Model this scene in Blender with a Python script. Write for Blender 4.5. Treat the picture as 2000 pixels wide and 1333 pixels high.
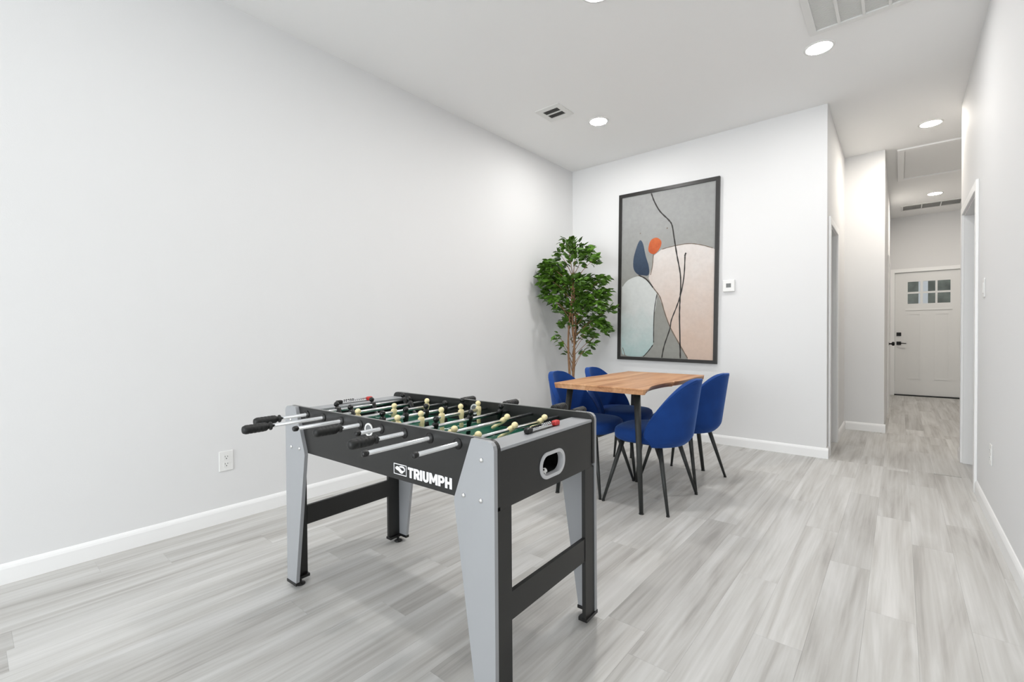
import bpy, bmesh, math, random
from mathutils import Vector, Matrix, Euler
from mathutils.geometry import tessellate_polygon
random.seed(7)
S = bpy.context.scene
for o in list(bpy.data.objects): bpy.data.objects.remove(o)
col = S.collection

# ------------------------------------------------------------------ camera
cd = bpy.data.cameras.new('camera'); cam = bpy.data.objects.new('camera', cd); col.objects.link(cam)
cd.sensor_width = 36; cd.lens = 905.48 * 36 / 2000; cd.clip_start = .02; cd.clip_end = 100
FW = Vector((-0.6417333, 0.7667986, -0.01408135)); RT = Vector((0.76691811, 0.64170964, -0.00673437)); UP = RT.cross(FW)
cam.matrix_world = Matrix(((RT.x, UP.x, -FW.x, 0), (RT.y, UP.y, -FW.y, 0), (RT.z, UP.z, -FW.z, 1.09), (0, 0, 0, 1)))
S.camera = cam
# ------------------------------------------------------------------ world, light, exposure
w = bpy.data.worlds.new('World'); S.world = w; w.use_nodes = True
bg = w.node_tree.nodes['Background']; bg.inputs[0].default_value = (.86, .93, 1, 1); bg.inputs[1].default_value = 1.0
def area(name, loc, rot, sx, sy, power, color):
    l = bpy.data.lights.new(name, 'AREA'); l.shape = 'RECTANGLE'; l.size = sx; l.size_y = sy; l.energy = power; l.color = color
    o = bpy.data.objects.new(name, l); col.objects.link(o); o.location = loc; o.rotation_euler = rot; return o
DAY = (.93, .97, 1.0)
area('window_daylight', (-.9, -6.4, 1.45), (math.radians(90), 0, 0), 3.9, 2.2, 190, DAY)
area('added_side_light', (3.25, -3.9, 1.45), (math.radians(90), 0, math.radians(90)), 3.6, 2.2, 55, DAY)  # added lamp, an unseen source for soft light on the left wall
CAN_POWER = 12.0
vs = S.view_settings
vs.view_transform = 'Standard'; vs.look = 'None'; vs.gamma = 1; vs.use_curve_mapping = False; vs.exposure = 0.36
S.display_settings.display_device = 'sRGB'

# ------------------------------------------------------------------ helpers
def lin(r, g, b):
    f = lambda c: (c/255/12.92) if c/255 <= .04045 else ((c/255+.055)/1.055)**2.4
    return (f(r), f(g), f(b), 1)
MATS = {}
def mat(name, rgb, rough=.5, metal=0, bump=0, bscale=200, var=0, vscale=8, sheen=0, emit=None, estr=0, spec=.5, rnd=0, coat=0):
    if name in MATS: return MATS[name]
    m = bpy.data.materials.new(name); MATS[name] = m; m.use_nodes = True
    nt = m.node_tree; b = nt.nodes['Principled BSDF']
    b.inputs['Base Color'].default_value = rgb; b.inputs['Roughness'].default_value = rough; b.inputs['Metallic'].default_value = metal
    b.inputs['Specular IOR Level'].default_value = spec
    if coat: b.inputs['Coat Weight'].default_value = coat; b.inputs['Coat Roughness'].default_value = .1
    if sheen: b.inputs['Sheen Weight'].default_value = sheen; b.inputs['Sheen Roughness'].default_value = .35; b.inputs['Sheen Tint'].default_value = (rgb[0]*.5+.2, rgb[1]*.5+.3, rgb[2]*.5+.45, 1)
    tc = nt.nodes.new('ShaderNodeTexCoord')
    if var or rnd:
        n = nt.nodes.new('ShaderNodeTexNoise'); n.inputs['Scale'].default_value = vscale; n.inputs['Detail'].default_value = 4
        nt.links.new(tc.outputs['Object'], n.inputs['Vector'])
        mr = nt.nodes.new('ShaderNodeMapRange'); mr.inputs['From Min'].default_value = .3; mr.inputs['From Max'].default_value = .7
        mr.inputs['To Min'].default_value = 1-var; mr.inputs['To Max'].default_value = 1+var
        nt.links.new(n.outputs['Fac'], mr.inputs['Value'])
        val = mr.outputs['Result']
        if rnd:
            oi = nt.nodes.new('ShaderNodeObjectInfo'); ge = nt.nodes.new('ShaderNodeNewGeometry')
            a = nt.nodes.new('ShaderNodeMath'); a.operation = 'ADD'; nt.links.new(oi.outputs['Random'], a.inputs[0]); nt.links.new(ge.outputs['Random Per Island'], a.inputs[1])
            fr = nt.nodes.new('ShaderNodeMath'); fr.operation = 'FRACT'; nt.links.new(a.outputs[0], fr.inputs[0])
            m2 = nt.nodes.new('ShaderNodeMapRange'); m2.inputs['To Min'].default_value = 1-rnd; m2.inputs['To Max'].default_value = 1+rnd
            nt.links.new(fr.outputs[0], m2.inputs['Value'])
            mu = nt.nodes.new('ShaderNodeMath'); mu.operation = 'MULTIPLY'; nt.links.new(val, mu.inputs[0]); nt.links.new(m2.outputs[0], mu.inputs[1]); val = mu.outputs[0]
        vm = nt.nodes.new('ShaderNodeVectorMath'); vm.operation = 'SCALE'; vm.inputs[0].default_value = rgb[:3]
        nt.links.new(val, vm.inputs['Scale']); nt.links.new(vm.outputs[0], b.inputs['Base Color'])
    if bump:
        n = nt.nodes.new('ShaderNodeTexNoise'); n.inputs['Scale'].default_value = bscale; n.inputs['Detail'].default_value = 3
        nt.links.new(tc.outputs['Object'], n.inputs['Vector'])
        bp = nt.nodes.new('ShaderNodeBump'); bp.inputs['Strength'].default_value = bump; bp.inputs['Distance'].default_value = .003
        nt.links.new(n.outputs['Fac'], bp.inputs['Height']); nt.links.new(bp.outputs[0], b.inputs['Normal'])
    if emit: b.inputs['Emission Color'].default_value = emit; b.inputs['Emission Strength'].default_value = estr
    return m

def wood(name, cols, gscale=(14, 1.0, 14), rough=.45, axis='y', rnd=.1, fine=.12):
    """grain stretched along an axis, a different piece of grain per object"""
    m = bpy.data.materials.new(name); MATS[name] = m; m.use_nodes = True; nt = m.node_tree; b = nt.nodes['Principled BSDF']
    tc = nt.nodes.new('ShaderNodeTexCoord'); oi = nt.nodes.new('ShaderNodeObjectInfo')
    off = nt.nodes.new('ShaderNodeVectorMath'); off.operation = 'MULTIPLY_ADD'
    cx = nt.nodes.new('ShaderNodeCombineXYZ')
    for i in range(3): nt.links.new(oi.outputs['Random'], cx.inputs[i])
    nt.links.new(cx.outputs[0], off.inputs[0]); off.inputs[1].default_value = (31, 57, 17); nt.links.new(tc.outputs['Object'], off.inputs[2])
    mp = nt.nodes.new('ShaderNodeMapping'); mp.inputs['Scale'].default_value = gscale; nt.links.new(off.outputs[0], mp.inputs['Vector'])
    n1 = nt.nodes.new('ShaderNodeTexNoise'); n1.inputs['Scale'].default_value = 1; n1.inputs['Detail'].default_value = 5; n1.inputs['Roughness'].default_value = .55; n1.inputs['Distortion'].default_value = .9
    nt.links.new(mp.outputs[0], n1.inputs['Vector'])
    mp2 = nt.nodes.new('ShaderNodeMapping'); mp2.inputs['Scale'].default_value = tuple(g*(7 if g > 2 else 1.6) for g in gscale); nt.links.new(off.outputs[0], mp2.inputs['Vector'])
    n2 = nt.nodes.new('ShaderNodeTexNoise'); n2.inputs['Scale'].default_value = 1; n2.inputs['Detail'].default_value = 4; nt.links.new(mp2.outputs[0], n2.inputs['Vector'])
    mx = nt.nodes.new('ShaderNodeMath'); mx.operation = 'MULTIPLY_ADD'; nt.links.new(n2.outputs['Fac'], mx.inputs[0]); mx.inputs[1].default_value = fine*3; nt.links.new(n1.outputs['Fac'], mx.inputs[2])
    sb = nt.nodes.new('ShaderNodeMath'); sb.operation = 'SUBTRACT'; nt.links.new(mx.outputs[0], sb.inputs[0]); sb.inputs[1].default_value = fine*1.5
    cr = nt.nodes.new('ShaderNodeValToRGB'); nt.links.new(sb.outputs[0], cr.inputs[0])
    e = cr.color_ramp.elements
    e[0].position = .28; e[0].color = cols[0]; e[1].position = .72; e[1].color = cols[-1]
    for i, c in enumerate(cols[1:-1]):
        x = e.new(.28 + .44*(i+1)/(len(cols)-1)); x.color = c
    m2 = nt.nodes.new('ShaderNodeMapRange'); m2.inputs['To Min'].default_value = 1-rnd; m2.inputs['To Max'].default_value = 1+rnd; nt.links.new(oi.outputs['Random'], m2.inputs['Value'])
    vm = nt.nodes.new('ShaderNodeVectorMath'); vm.operation = 'SCALE'; nt.links.new(cr.outputs[0], vm.inputs[0]); nt.links.new(m2.outputs[0], vm.inputs['Scale'])
    nt.links.new(vm.outputs[0], b.inputs['Base Color']); b.inputs['Roughness'].default_value = rough
    bp = nt.nodes.new('ShaderNodeBump'); bp.inputs['Strength'].default_value = .12; bp.inputs['Distance'].default_value = .002; nt.links.new(n2.outputs['Fac'], bp.inputs['Height']); nt.links.new(bp.outputs[0], b.inputs['Normal'])
    return m

def mesh(bm, name, smooth=False):
    me = bpy.data.meshes.new(name)
    bmesh.ops.recalc_face_normals(bm, faces=bm.faces)
    bm.to_mesh(me); bm.free()
    if smooth:
        for p in me.polygons: p.use_smooth = True
    return me
def obj(name, bm, m, parent=None, smooth=False, loc=None, rot=None, label=None):
    me = bm if isinstance(bm, bpy.types.Mesh) else mesh(bm, name, smooth)
    o = bpy.data.objects.new(name, me); col.objects.link(o)
    if m and not len(me.materials): me.materials.append(m)
    if parent: o.parent = parent
    if loc is not None: o.location = loc
    if rot is not None: o.rotation_euler = rot
    if label: o['label'] = label
    return o
def tag(o, label, cat, group=None):
    o['label'] = label; o['category'] = cat
    if group: o['group'] = group
    return o
def thing(name, label, cat, loc=(0, 0, 0), rz=0, group=None):
    o = bpy.data.objects.new(name, None); o.empty_display_size = .1; col.objects.link(o)
    o.location = loc; o.rotation_euler = (0, 0, rz); return tag(o, label, cat, group)
def struct(name, bm, m, parent=None, label=None, smooth=False):
    o = obj(name, bm, m, parent, smooth)
    if not parent: o['kind'] = 'structure'
    if label: o['label'] = label
    return o
def box(bm, x0, x1, y0, y1, z0, z1, bev=0):
    v = [bm.verts.new((x, y, z)) for z in (z0, z1) for y in (y0, y1) for x in (x0, x1)]
    fs = [bm.faces.new([v[i] for i in q]) for q in ((0, 2, 3, 1), (4, 5, 7, 6), (0, 1, 5, 4), (2, 6, 7, 3), (0, 4, 6, 2), (1, 3, 7, 5))]
    if bev:
        es = list({e for f in fs for e in f.edges})
        bmesh.ops.bevel(bm, geom=es, offset=bev, segments=2, affect='EDGES', profile=.5)
    return bm
def B(x0, x1, y0, y1, z0, z1, bev=0): return box(bmesh.new(), x0, x1, y0, y1, z0, z1, bev)
def lathe(bm, prof, n=20, axis='z', org=(0, 0, 0)):
    """prof = [(r, h)...] turned round an axis, ends closed"""
    rings = []
    for r, h in prof:
        ring = []
        for i in range(n):
            a = 2*math.pi*i/n; c, s = r*math.cos(a), r*math.sin(a)
            p = {'z': (c, s, h), 'y': (c, h, s), 'x': (h, c, s)}[axis]
            ring.append(bm.verts.new((p[0]+org[0], p[1]+org[1], p[2]+org[2])))
        rings.append(ring)
    for a, b in zip(rings, rings[1:]):
        for i in range(n): bm.faces.new((a[i], a[(i+1) % n], b[(i+1) % n], b[i]))
    bm.faces.new(rings[0]); bm.faces.new(rings[-1]); return bm
def tube(bm, pts, rad, n=8):
    pts = [Vector(p) for p in pts]; rings = []
    if not isinstance(rad, (list, tuple)): rad = [rad]*len(pts)
    ref = Vector((0, 0, 1)) if abs((pts[-1]-pts[0]).normalized().z) < .9 else Vector((1, 0, 0))
    for i, p in enumerate(pts):
        d = (pts[min(i+1, len(pts)-1)]-pts[max(i-1, 0)]).normalized()
        u = d.cross(ref).normalized(); v = d.cross(u)
        rings.append([bm.verts.new(p+(u*math.cos(2*math.pi*k/n)+v*math.sin(2*math.pi*k/n))*rad[i]) for k in range(n)])
    for a, b in zip(rings, rings[1:]):
        for i in range(n): bm.faces.new((a[i], a[(i+1) % n], b[(i+1) % n], b[i]))
    bm.faces.new(rings[0]); bm.faces.new(rings[-1]); return bm
def prism(bm, loops, put, t0, t1):
    """flat outline (first loop) with holes (other loops), given thickness; put(a, b, t) -> point"""
    flat = [Vector((p[0], p[1], 0))*100 for lp in loops for p in lp]
    tris = tessellate_polygon([[Vector((p[0], p[1], 0))*100 for p in lp] for lp in loops])
    vv = [bm.verts.new(put(p.x/100, p.y/100, t0)) for p in flat]
    fs = []
    for t in tris:
        try: fs.append(bm.faces.new([vv[i] for i in t]))
        except ValueError: pass
    ex = bmesh.ops.extrude_face_region(bm, geom=fs)
    d = Vector(put(0, 0, t1))-Vector(put(0, 0, t0))
    bmesh.ops.translate(bm, vec=d, verts=[g for g in ex['geom'] if isinstance(g, bmesh.types.BMVert)])
    return bm
def arc(cx, cy, rx, ry, a0, a1, n): return [(cx+rx*math.cos(math.radians(a0+(a1-a0)*i/n)), cy+ry*math.sin(math.radians(a0+(a1-a0)*i/n))) for i in range(n+1)]
def rrect(x0, x1, y0, y1, r, n=6):
    return arc(x1-r, y1-r, r, r, 0, 90, n)+arc(x0+r, y1-r, r, r, 90, 180, n)+arc(x0+r, y0+r, r, r, 180, 270, n)+arc(x1-r, y0+r, r, r, 270, 360, n)
def smooth_loop(pts, k=4, closed=True):
    out = []; n = len(pts); rng = n if closed else n-1
    g = lambda i: pts[i % n] if closed else pts[max(0, min(n-1, i))]
    for i in range(rng):
        p0, p1, p2, p3 = g(i-1), g(i), g(i+1), g(i+2)
        for j in range(k):
            t = j/k
            out.append(tuple(.5*((2*p1[q])+(-p0[q]+p2[q])*t+(2*p0[q]-5*p1[q]+4*p2[q]-p3[q])*t*t+(-p0[q]+3*p1[q]-3*p2[q]+p3[q])*t**3) for q in (0, 1)))
    if not closed: out.append(tuple(pts[-1]))
    return out
XZ = lambda a, b, t: (a, t, b)
YZ = lambda a, b, t: (t, a, b)
XY = lambda a, b, t: (a, b, t)

# ------------------------------------------------------------------ materials
M_WALL = mat('wall_paint', (.785, .785, .785, 1), .75, bump=.10, bscale=170, spec=.3)
M_CEIL = mat('ceiling_paint', (.90, .90, .895, 1), .85, bump=.08, bscale=150, spec=.2)
M_TRIM = mat('trim_gloss_white', (.92, .92, .915, 1), .35)
M_FLOOR = wood('plank_vinyl', [lin(166, 163, 159), lin(188, 186, 182), lin(201, 200, 197), lin(213, 212, 210)], (10, .8, 10), .42, rnd=.065, fine=.14)
M_SUB = mat('subfloor', lin(110, 108, 104), .9, var=.1)
M_BLACK = mat('black_laminate', lin(30, 30, 29), .42, bump=.02, bscale=500)
M_BLK2 = mat('black_plastic', lin(18, 18, 18), .35)
M_GRIP = mat('grip_rubber', lin(20, 21, 20), .5, bump=.05, bscale=300)
M_SILV = mat('silver_laminate', lin(164, 166, 169), .42, metal=.15, var=.02, vscale=3)
M_SEDGE = mat('edge_band_grey', lin(200, 200, 196), .4)
M_CHROME = mat('chrome', lin(225, 226, 228), .16, metal=1)
M_BOLT = mat('bolt_steel', lin(230, 230, 230), .22, metal=1)
M_GREEN = mat('field_green', lin(14, 92, 70), .4, var=.04)
M_WHITE = mat('white_print', lin(240, 240, 242), .5)
M_MANB = mat('man_black', lin(12, 12, 12), .3)
M_MANY = mat('man_cream', lin(250, 234, 182), .38)
M_RED = mat('counter_red', lin(205, 52, 48), .4)
M_PLWH = mat('white_plastic', lin(236, 236, 234), .35)
M_GREYP = mat('return_frame_grey', lin(205, 206, 208), .35)
M_DARK = mat('dark_recess', lin(8, 8, 8), .8)
M_VELVET = mat('blue_velvet', (.010, .052, .235, 1), .8, bump=.05, bscale=350, var=.14, vscale=6, sheen=.55, spec=.2)
M_LEGM = mat('black_metal', lin(52, 54, 53), .42, metal=.3)
M_OAK = wood('acacia_top', [lin(150, 98, 62), lin(186, 134, 94), lin(204, 154, 112), lin(222, 178, 138)], (9, .8, 9), .38, rnd=0, fine=.1)
M_FRAME = mat('frame_black', lin(34, 32, 30), .4, var=.1, vscale=30)
M_LEAF = mat('leaf_green', (.062, .145, .012, 1), .33, var=.25, vscale=25, rnd=.55)
M_STEM = mat('ficus_trunk', lin(138, 104, 74), .75, var=.22, vscale=30, bump=.3, bscale=80)
M_SOIL = mat('soil_moss', lin(70, 62, 44), .95, var=.3, vscale=60, bump=.5, bscale=90)
M_POT = mat('pot_black', lin(35, 35, 36), .5)
M_METW = mat('white_metal', lin(228, 228, 226), .45)
M_GRILL = mat('grille_dark', lin(105, 104, 102), .8)
M_SCREEN = mat('grey_display', lin(112, 114, 112), .3)
M_HARD = mat('door_hardware_black', lin(18, 18, 18), .35, metal=.5)
M_DOOR = mat('door_white', (.80, .80, .79, 1), .45)

# ------------------------------------------------------------------ room shell
XL, XR, YB, XE, HC, YS, XS, YF = -3.041, .401, 4.793, -.4815, 3.046, 6.412, -.129, 10.353
Y0, XHR = -6.5, 1.35             # window wall far behind the camera, right wall of the hall recess
YK, XK = -1.4, 3.35              # unseen room behind the camera, widened to the right for soft side light
T = .12
struct('wall_left', B(XL-T, XL, Y0-T, YB+T, -.02, HC), M_WALL)
struct('wall_back', B(XL, XE, YB, YB+T, -.02, HC), M_WALL)
# return wall with a doorway
RY0, RY1, RZ = 4.96, 5.56, 2.05
bm = bmesh.new(); box(bm, XE-T, XE, YB+T, RY0, -.02, HC); box(bm, XE-T, XE, RY1, YS, -.02, HC); box(bm, XE-T, XE, RY0, RY1, RZ, HC)
struct('wall_return', bm, M_WALL)
struct('wall_closet', B(XE-T-.9, XE-T-.8, YB+T, YS, -.02, HC), M_WALL)
struct('wall_hall_stub', B(XE-T-.9, XS, YS, YS+T, -.02, HC), M_WALL)
bm = bmesh.new(); box(bm, XS-T, XS, YS+T, YF, -.02, HC)
struct('wall_hall_left', bm, M_WALL)
# right wall with its doorway
JY0, JY1, JZ = 4.435, 5.32, 2.05
bm = bmesh.new(); box(bm, XR, XR+T, YK, JY0, -.02, HC); box(bm, XR, XR+T, JY1, 5.56, -.02, HC); box(bm, XR, XR+T, JY0, JY1, JZ, HC)
struct('wall_right', bm, M_WALL)
struct('wall_side_room', B(XHR, XHR+T, 3.2, YF+T, -.02, HC), M_WALL)
struct('wall_side_room_front', B(XR+T, XHR, 3.2, 3.2+T, -.02, HC), M_WALL)
struct('wall_recess', B(XR+T, XHR, 5.44, 5.56, -.02, HC), M_WALL)
# end wall with the entrance door opening
DX0, DX1, DZ = -.068, .842, 2.095
bm = bmesh.new(); box(bm, XS-T, DX0-.02, YF, YF+T, -.02, HC); box(bm, DX1+.02, XHR, YF, YF+T, -.02, HC); box(bm, DX0-.02, DX1+.02, YF, YF+T, DZ+.02, HC)
struct('wall_end', bm, M_WALL)
# unseen kitchen end, widened and given far windows to soften the light
def window_wall(name, wname, horiz, at, lo, hi, w0, w1, wz0, wz1, sgn):
    bm = bmesh.new(); fr = bmesh.new(); a, b = sorted((at, at+sgn*T)); fa, fb = sorted((at+sgn*.03, at+sgn*.09))
    def bx(m_, p0, p1, z0, z1, q0, q1): box(m_, *((p0, p1, q0, q1) if horiz else (q0, q1, p0, p1)), z0, z1)
    bx(bm, lo, w0, -.02, HC, a, b); bx(bm, w1, hi, -.02, HC, a, b); bx(bm, w0, w1, -.02, wz0, a, b); bx(bm, w0, w1, wz1, HC, a, b)
    n = 4
    for i in range(n+1): p = w0+(w1-w0-.05)*i/n; bx(fr, p, p+.05, wz0, wz1, fa, fb)
    for i in range(n):
        p, q = w0+(w1-w0-.05)*i/n+.05, w0+(w1-w0-.05)*(i+1)/n
        for z in (wz0, wz1-.05): bx(fr, p, q, z, z+.05, fa, fb)
    struct(name, bm, M_WALL); struct(wname, fr, M_TRIM)
window_wall('wall_front', 'window_1', True, Y0, XL, XK+T, -2.85, 1.05, .35, 2.55, -1)
window_wall('wall_kitchen_side', 'added_side_window', False, XK, Y0, YK, -5.7, -2.1, .35, 2.55, 1)  # made-up side opening to go with the added side lamp
struct('wall_kitchen_return', B(XR+T, XK+T, YK, YK+T, -.02, HC), M_WALL)
bm = bmesh.new(); box(bm, XL-T, XHR+T, YK, YF+T, HC, HC+.1); box(bm, XL-T, XK+T, Y0-T, YK, HC, HC+.1)
struct('ceiling', bm, M_CEIL)

# baseboards: a plain board with an eased top edge
def base(name, x0, y0, x1, y1, nx, ny):
    h, t = .09, .013
    L = math.hypot(x1-x0, y1-y0); ux, uy = (x1-x0)/L, (y1-y0)/L
    prof = [(0, 0), (t, 0), (t, h-.022), (t*.75, h-.012), (t*.35, h-.003), (0, h)]
    bm = bmesh.new(); rings = []
    for d in (0, L): rings.append([bm.verts.new((x0+ux*d+nx*a, y0+uy*d+ny*a, b)) for a, b in prof])
    n = len(prof)
    for i in range(n): bm.faces.new((rings[0][i], rings[0][(i+1) % n], rings[1][(i+1) % n], rings[1][i]))
    bm.faces.new(rings[0]); bm.faces.new(rings[1])
    return struct(name, bm, M_TRIM)
base('baseboard_left', XL, YK, XL, YB, 1, 0)
base('baseboard_back', XL+.013, YB, XE+.013, YB, 0, -1)
base('baseboard_return', XE, YB, XE, RY0-.06, 1, 0)
base('baseboard_return_far', XE, RY1+.06, XE, YS, 1, 0)
base('baseboard_hall_stub', XE+.013, YS, XS+.013, YS, 0, -1)
base('baseboard_right', XR, YK, XR, JY0-.065, -1, 0)
base('baseboard_right_far', XR, JY1+.065, XR, 5.56, -1, 0)

# door casings
def casing(name, x, nx, y0, y1, z, wd=.058, t=.016, depth=T):
    bm = bmesh.new(); a, b = sorted((x, x+nx*t))
    box(bm, a, b, y0-wd, y0+.004, 0, z+wd, .003); box(bm, a, b, y1-.004, y1+wd, 0, z+wd, .003); box(bm, a, b, y0+.004, y1-.004, z-.004, z+wd, .003)
    a, b = sorted((x, x-nx*depth))
    box(bm, a, b, y0, y0+.014, 0, z); box(bm, a, b, y1-.014, y1, 0, z); box(bm, a, b, y0+.014, y1-.014, z-.014, z)
    return struct(name, bm, M_TRIM)
casing('trim_1', XR, -1, JY0, JY1, JZ)
casing('trim_2', XE, 1, RY0, RY1, RZ)

# ------------------------------------------------------------------ floor of separate planks
fl = struct('floor', B(XL-T, XHR+T, YK, YF+T, -.06, -.008), M_SUB)
struct('floor_kitchen', B(XL-T, XK+T, Y0-T, YK, -.06, 0), M_FLOOR)
PW, PL = .152, 1.22
knownend = {-4: 2.67, -3: 2.265, -2: 1.835, -1: 3.88, 0: 2.27, 1: 3.12, 2: 2.34}
pm = {}
def plank(x0, x1, y0, y1):
    k = (round(x1-x0, 4), round(y1-y0, 4))
    if k not in pm:
        g = .00012
        bm = bmesh.new(); a, b = k[0]/2-g, k[1]/2-g
        box(bm, -a, a, -b, b, -.008, 0)
        top = [f for f in bm.faces if all(abs(v.co.z) < 1e-6 for v in f.verts)]
        es = list({e for f in top for e in f.edges})
        bmesh.ops.bevel(bm, geom=es, offset=.00025, segments=1, affect='EDGES')
        me = mesh(bm, 'plank'); me.materials.append(M_FLOOR); pm[k] = me
    obj('plank', pm[k], None, fl, loc=((x0+x1)/2, (y0+y1)/2, 0))
for c in range(-20, 10):
    x0 = -.10+c*PW; x1 = x0+PW
    a, b = max(x0, XL), min(x1, XHR)
    if b-a < .01: continue
    for (ya, yb, xa, xb) in ((YK, YB, XL, XR), (YB, YS, XE, XR), (YS, YF, XS, XR), (5.56, YF, XR, XHR), (JY0, JY1, XR, XR+T), (3.32, 5.44, XR+T, XHR), (RY0, RY1, XE-T, XE), (YB+T, YS, XE-T-.8, XE-T)):
        p, q = max(a, xa), min(b, xb)
        if q-p < .008: continue
        e = knownend.get(c, random.Random(c*13+5).uniform(0, PL))
        y = e-PL*math.ceil((e-ya)/PL)
        while y < yb:
            s, t = max(y, ya), min(y+PL, yb)
            if t-s > .02: plank(p, q, s, t)
            y += PL

# ------------------------------------------------------------------ ceiling fixtures
def downlight(x, y, label, r=.075, power=CAN_POWER, color=(1, .985, .965)):
    t = thing('recessed_light', label, 'ceiling light', (x, y, HC), 0, 'recessed ceiling lights')
    bm = bmesh.new(); n = 40
    prof = [(r+.018, 0), (r+.017, -.003), (r+.006, -.006), (r, -.006), (r, 0)]
    rings = [[bm.verts.new((a*math.cos(2*math.pi*i/n), a*math.sin(2*math.pi*i/n), h)) for i in range(n)] for a, h in prof]
    for p, q in zip(rings, rings[1:]):
        for i in range(n): bm.faces.new((p[i], p[(i+1) % n], q[(i+1) % n], q[i]))
    obj('trim_ring', bm, M_PLWH, t, True)
    key = 'lamp_%g_%g' % (power, color[2]); st = power/(math.pi*math.pi*r*r)
    m = mat(key, (1, 1, 1, 1), .5, emit=color+(1,), estr=st)
    bm = bmesh.new(); lathe(bm, [(r, -.001), (r, -.004)], n)
    obj('lens', bm, m, t, label='glowing white round lens')
WARM = (1, .93, .84)
downlight(-2.133, 3.809, 'lit recessed ceiling light beside the small dark ceiling vent')
downlight(-.433, 3.823, 'lit recessed ceiling light at the corner of the large return grille', power=8.5)
downlight(-1.33, 2.36, 'lit recessed ceiling light cut off by the top edge of the photo', .085, power=14)
downlight(.214, 5.888, 'lit recessed light where the hallway begins, before the attic hatch', power=14, color=WARM)
downlight(.371, 8.896, 'lit recessed light deep in the hallway above the entrance door', power=13, color=WARM)
downlight(-1.25, .55, 'added unseen ceiling light behind the camera, brightening the near floor', power=10)  # unseen lamp, added to lift the near floor and the foosball top
# small supply register
t = thing('ceiling_register', 'small white ceiling vent with two dark slots over the left wall', 'vent', (-2.345, 3.405, HC))
obj('frame', prism(bmesh.new(), [rrect(-.125, .125, -.125, .125, .008, 2), [(-.075, -.07), (.075, -.07), (.075, -.008), (-.075, -.008)], [(-.075, .008), (.075, .008), (.075, .07), (-.075, .07)]], XY, -.006, 0), M_METW, t)
obj('duct_shade', B(-.078, .078, -.073, .073, -.0012, -.0002), M_DARK, t)  # flat black sheet painted in for the shade inside the duct
for y in (-.055, -.038, -.021, .021, .038, .055):
    bm = bmesh.new(); box(bm, -.075, .075, -.007, .007, -.0006, .0006)
    obj('louver', bm, M_GRILL, t, loc=(0, y, -.0042), rot=(math.radians(18), 0, 0))
# large return grille
t = thing('return_grille', 'large pale square return air grille at the top of the ceiling', 'vent', (-.145, 3.31, HC))
obj('frame', prism(bmesh.new(), [rrect(-.315, .315, -.315, .315, .01, 2), [(-.275, -.275), (.275, -.275), (.275, .275), (-.275, .275)]], XY, -.014, 0), M_METW, t)
obj('filter_backing', B(-.278, .278, -.278, .278, -.002, -.0005), mat('filter_grey', lin(224, 224, 226), .9), t)
for x in (-.155, -.03, .095, .22): obj('rib', B(x-.008, x+.008, -.275, .275, -.013, -.003), M_METW, t)
for k in range(44):
    y = -.27+k*.0125
    bm = bmesh.new(); box(bm, -.275, .275, -.0060, .0060, -.0005, .0005); obj('louver', bm, M_METW, t, loc=(0, y, -.006), rot=(math.radians(9), 0, 0))
# attic hatch
t = thing('attic_hatch', 'white framed attic access hatch in the hallway ceiling', 'hatch', (.36, 7.16, HC))
for nm, a in (('frame_board', (-.39, .39, -.66, -.60)), ('frame_board', (-.39, .39, .60, .66)), ('frame_board', (-.39, -.33, -.60, .60)), ('frame_board', (.33, .39, -.60, .60))):
    obj(nm, B(a[0], a[1], a[2], a[3], -.018, 0, .003), M_TRIM, t)
obj('hatch_panel', B(-.322, .322, -.592, .592, -.006, 0), M_CEIL, t)
# hallway return grille
t = thing('hallway_grille', 'pale louvered air grille on the hallway ceiling before the door', 'vent', (.36, 9.62, HC))
obj('frame', prism(bmesh.new(), [rrect(-.36, .36, -.19, .19, .01, 2), [(-.33, -.16), (.33, -.16), (.33, .16), (-.33, .16)]], XY, -.012, 0), M_METW, t)
obj('backing', B(-.335, .335, -.165, .165, -.002, -.0005), M_GRILL, t)
for k in range(12): obj('louver', B(-.33, .33, -.0045, .0045, -.0005, .0005), M_METW, t, loc=(0, -.15+k*.027, -.006), rot=(math.radians(35), 0, 0))
for x in (-.11, .11): obj('rib', B(x-.006, x+.006, -.16, .16, -.0115, -.004), M_METW, t)

# ------------------------------------------------------------------ entrance door
d = thing('entrance_door', 'white entrance door with six small panes and black hardware at hallway end', 'door', (DX0, YF, .02)); d['kind'] = 'structure'; d.name = 'door_1'
DW, DH = DX1-DX0, DZ-.02
px = [(.166, .328), (.360, .514), (.540, .697)]; pz = [(1.545, 1.715), (1.745, 1.917)]
holes = [[(a, c), (b, c), (b, e), (a, e)] for a, b in px for c, e in pz]
obj('door_slab', prism(bmesh.new(), [[(0, 0), (DW, 0), (DW, DH), (0, DH)]]+holes, XZ, .02, .062), M_DOOR, d)
glass = bpy.data.materials.new('window_glass'); glass.use_nodes = True
g = glass.node_tree.nodes['Principled BSDF']; g.inputs['Transmission Weight'].default_value = 1; g.inputs['Roughness'].default_value = .02; g.inputs['IOR'].default_value = 1.1
for a, b in px:
    for c, e in pz: obj('pane', B(a-.002, b+.002, .038, .043, c-.002, e+.002), glass, d)
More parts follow.
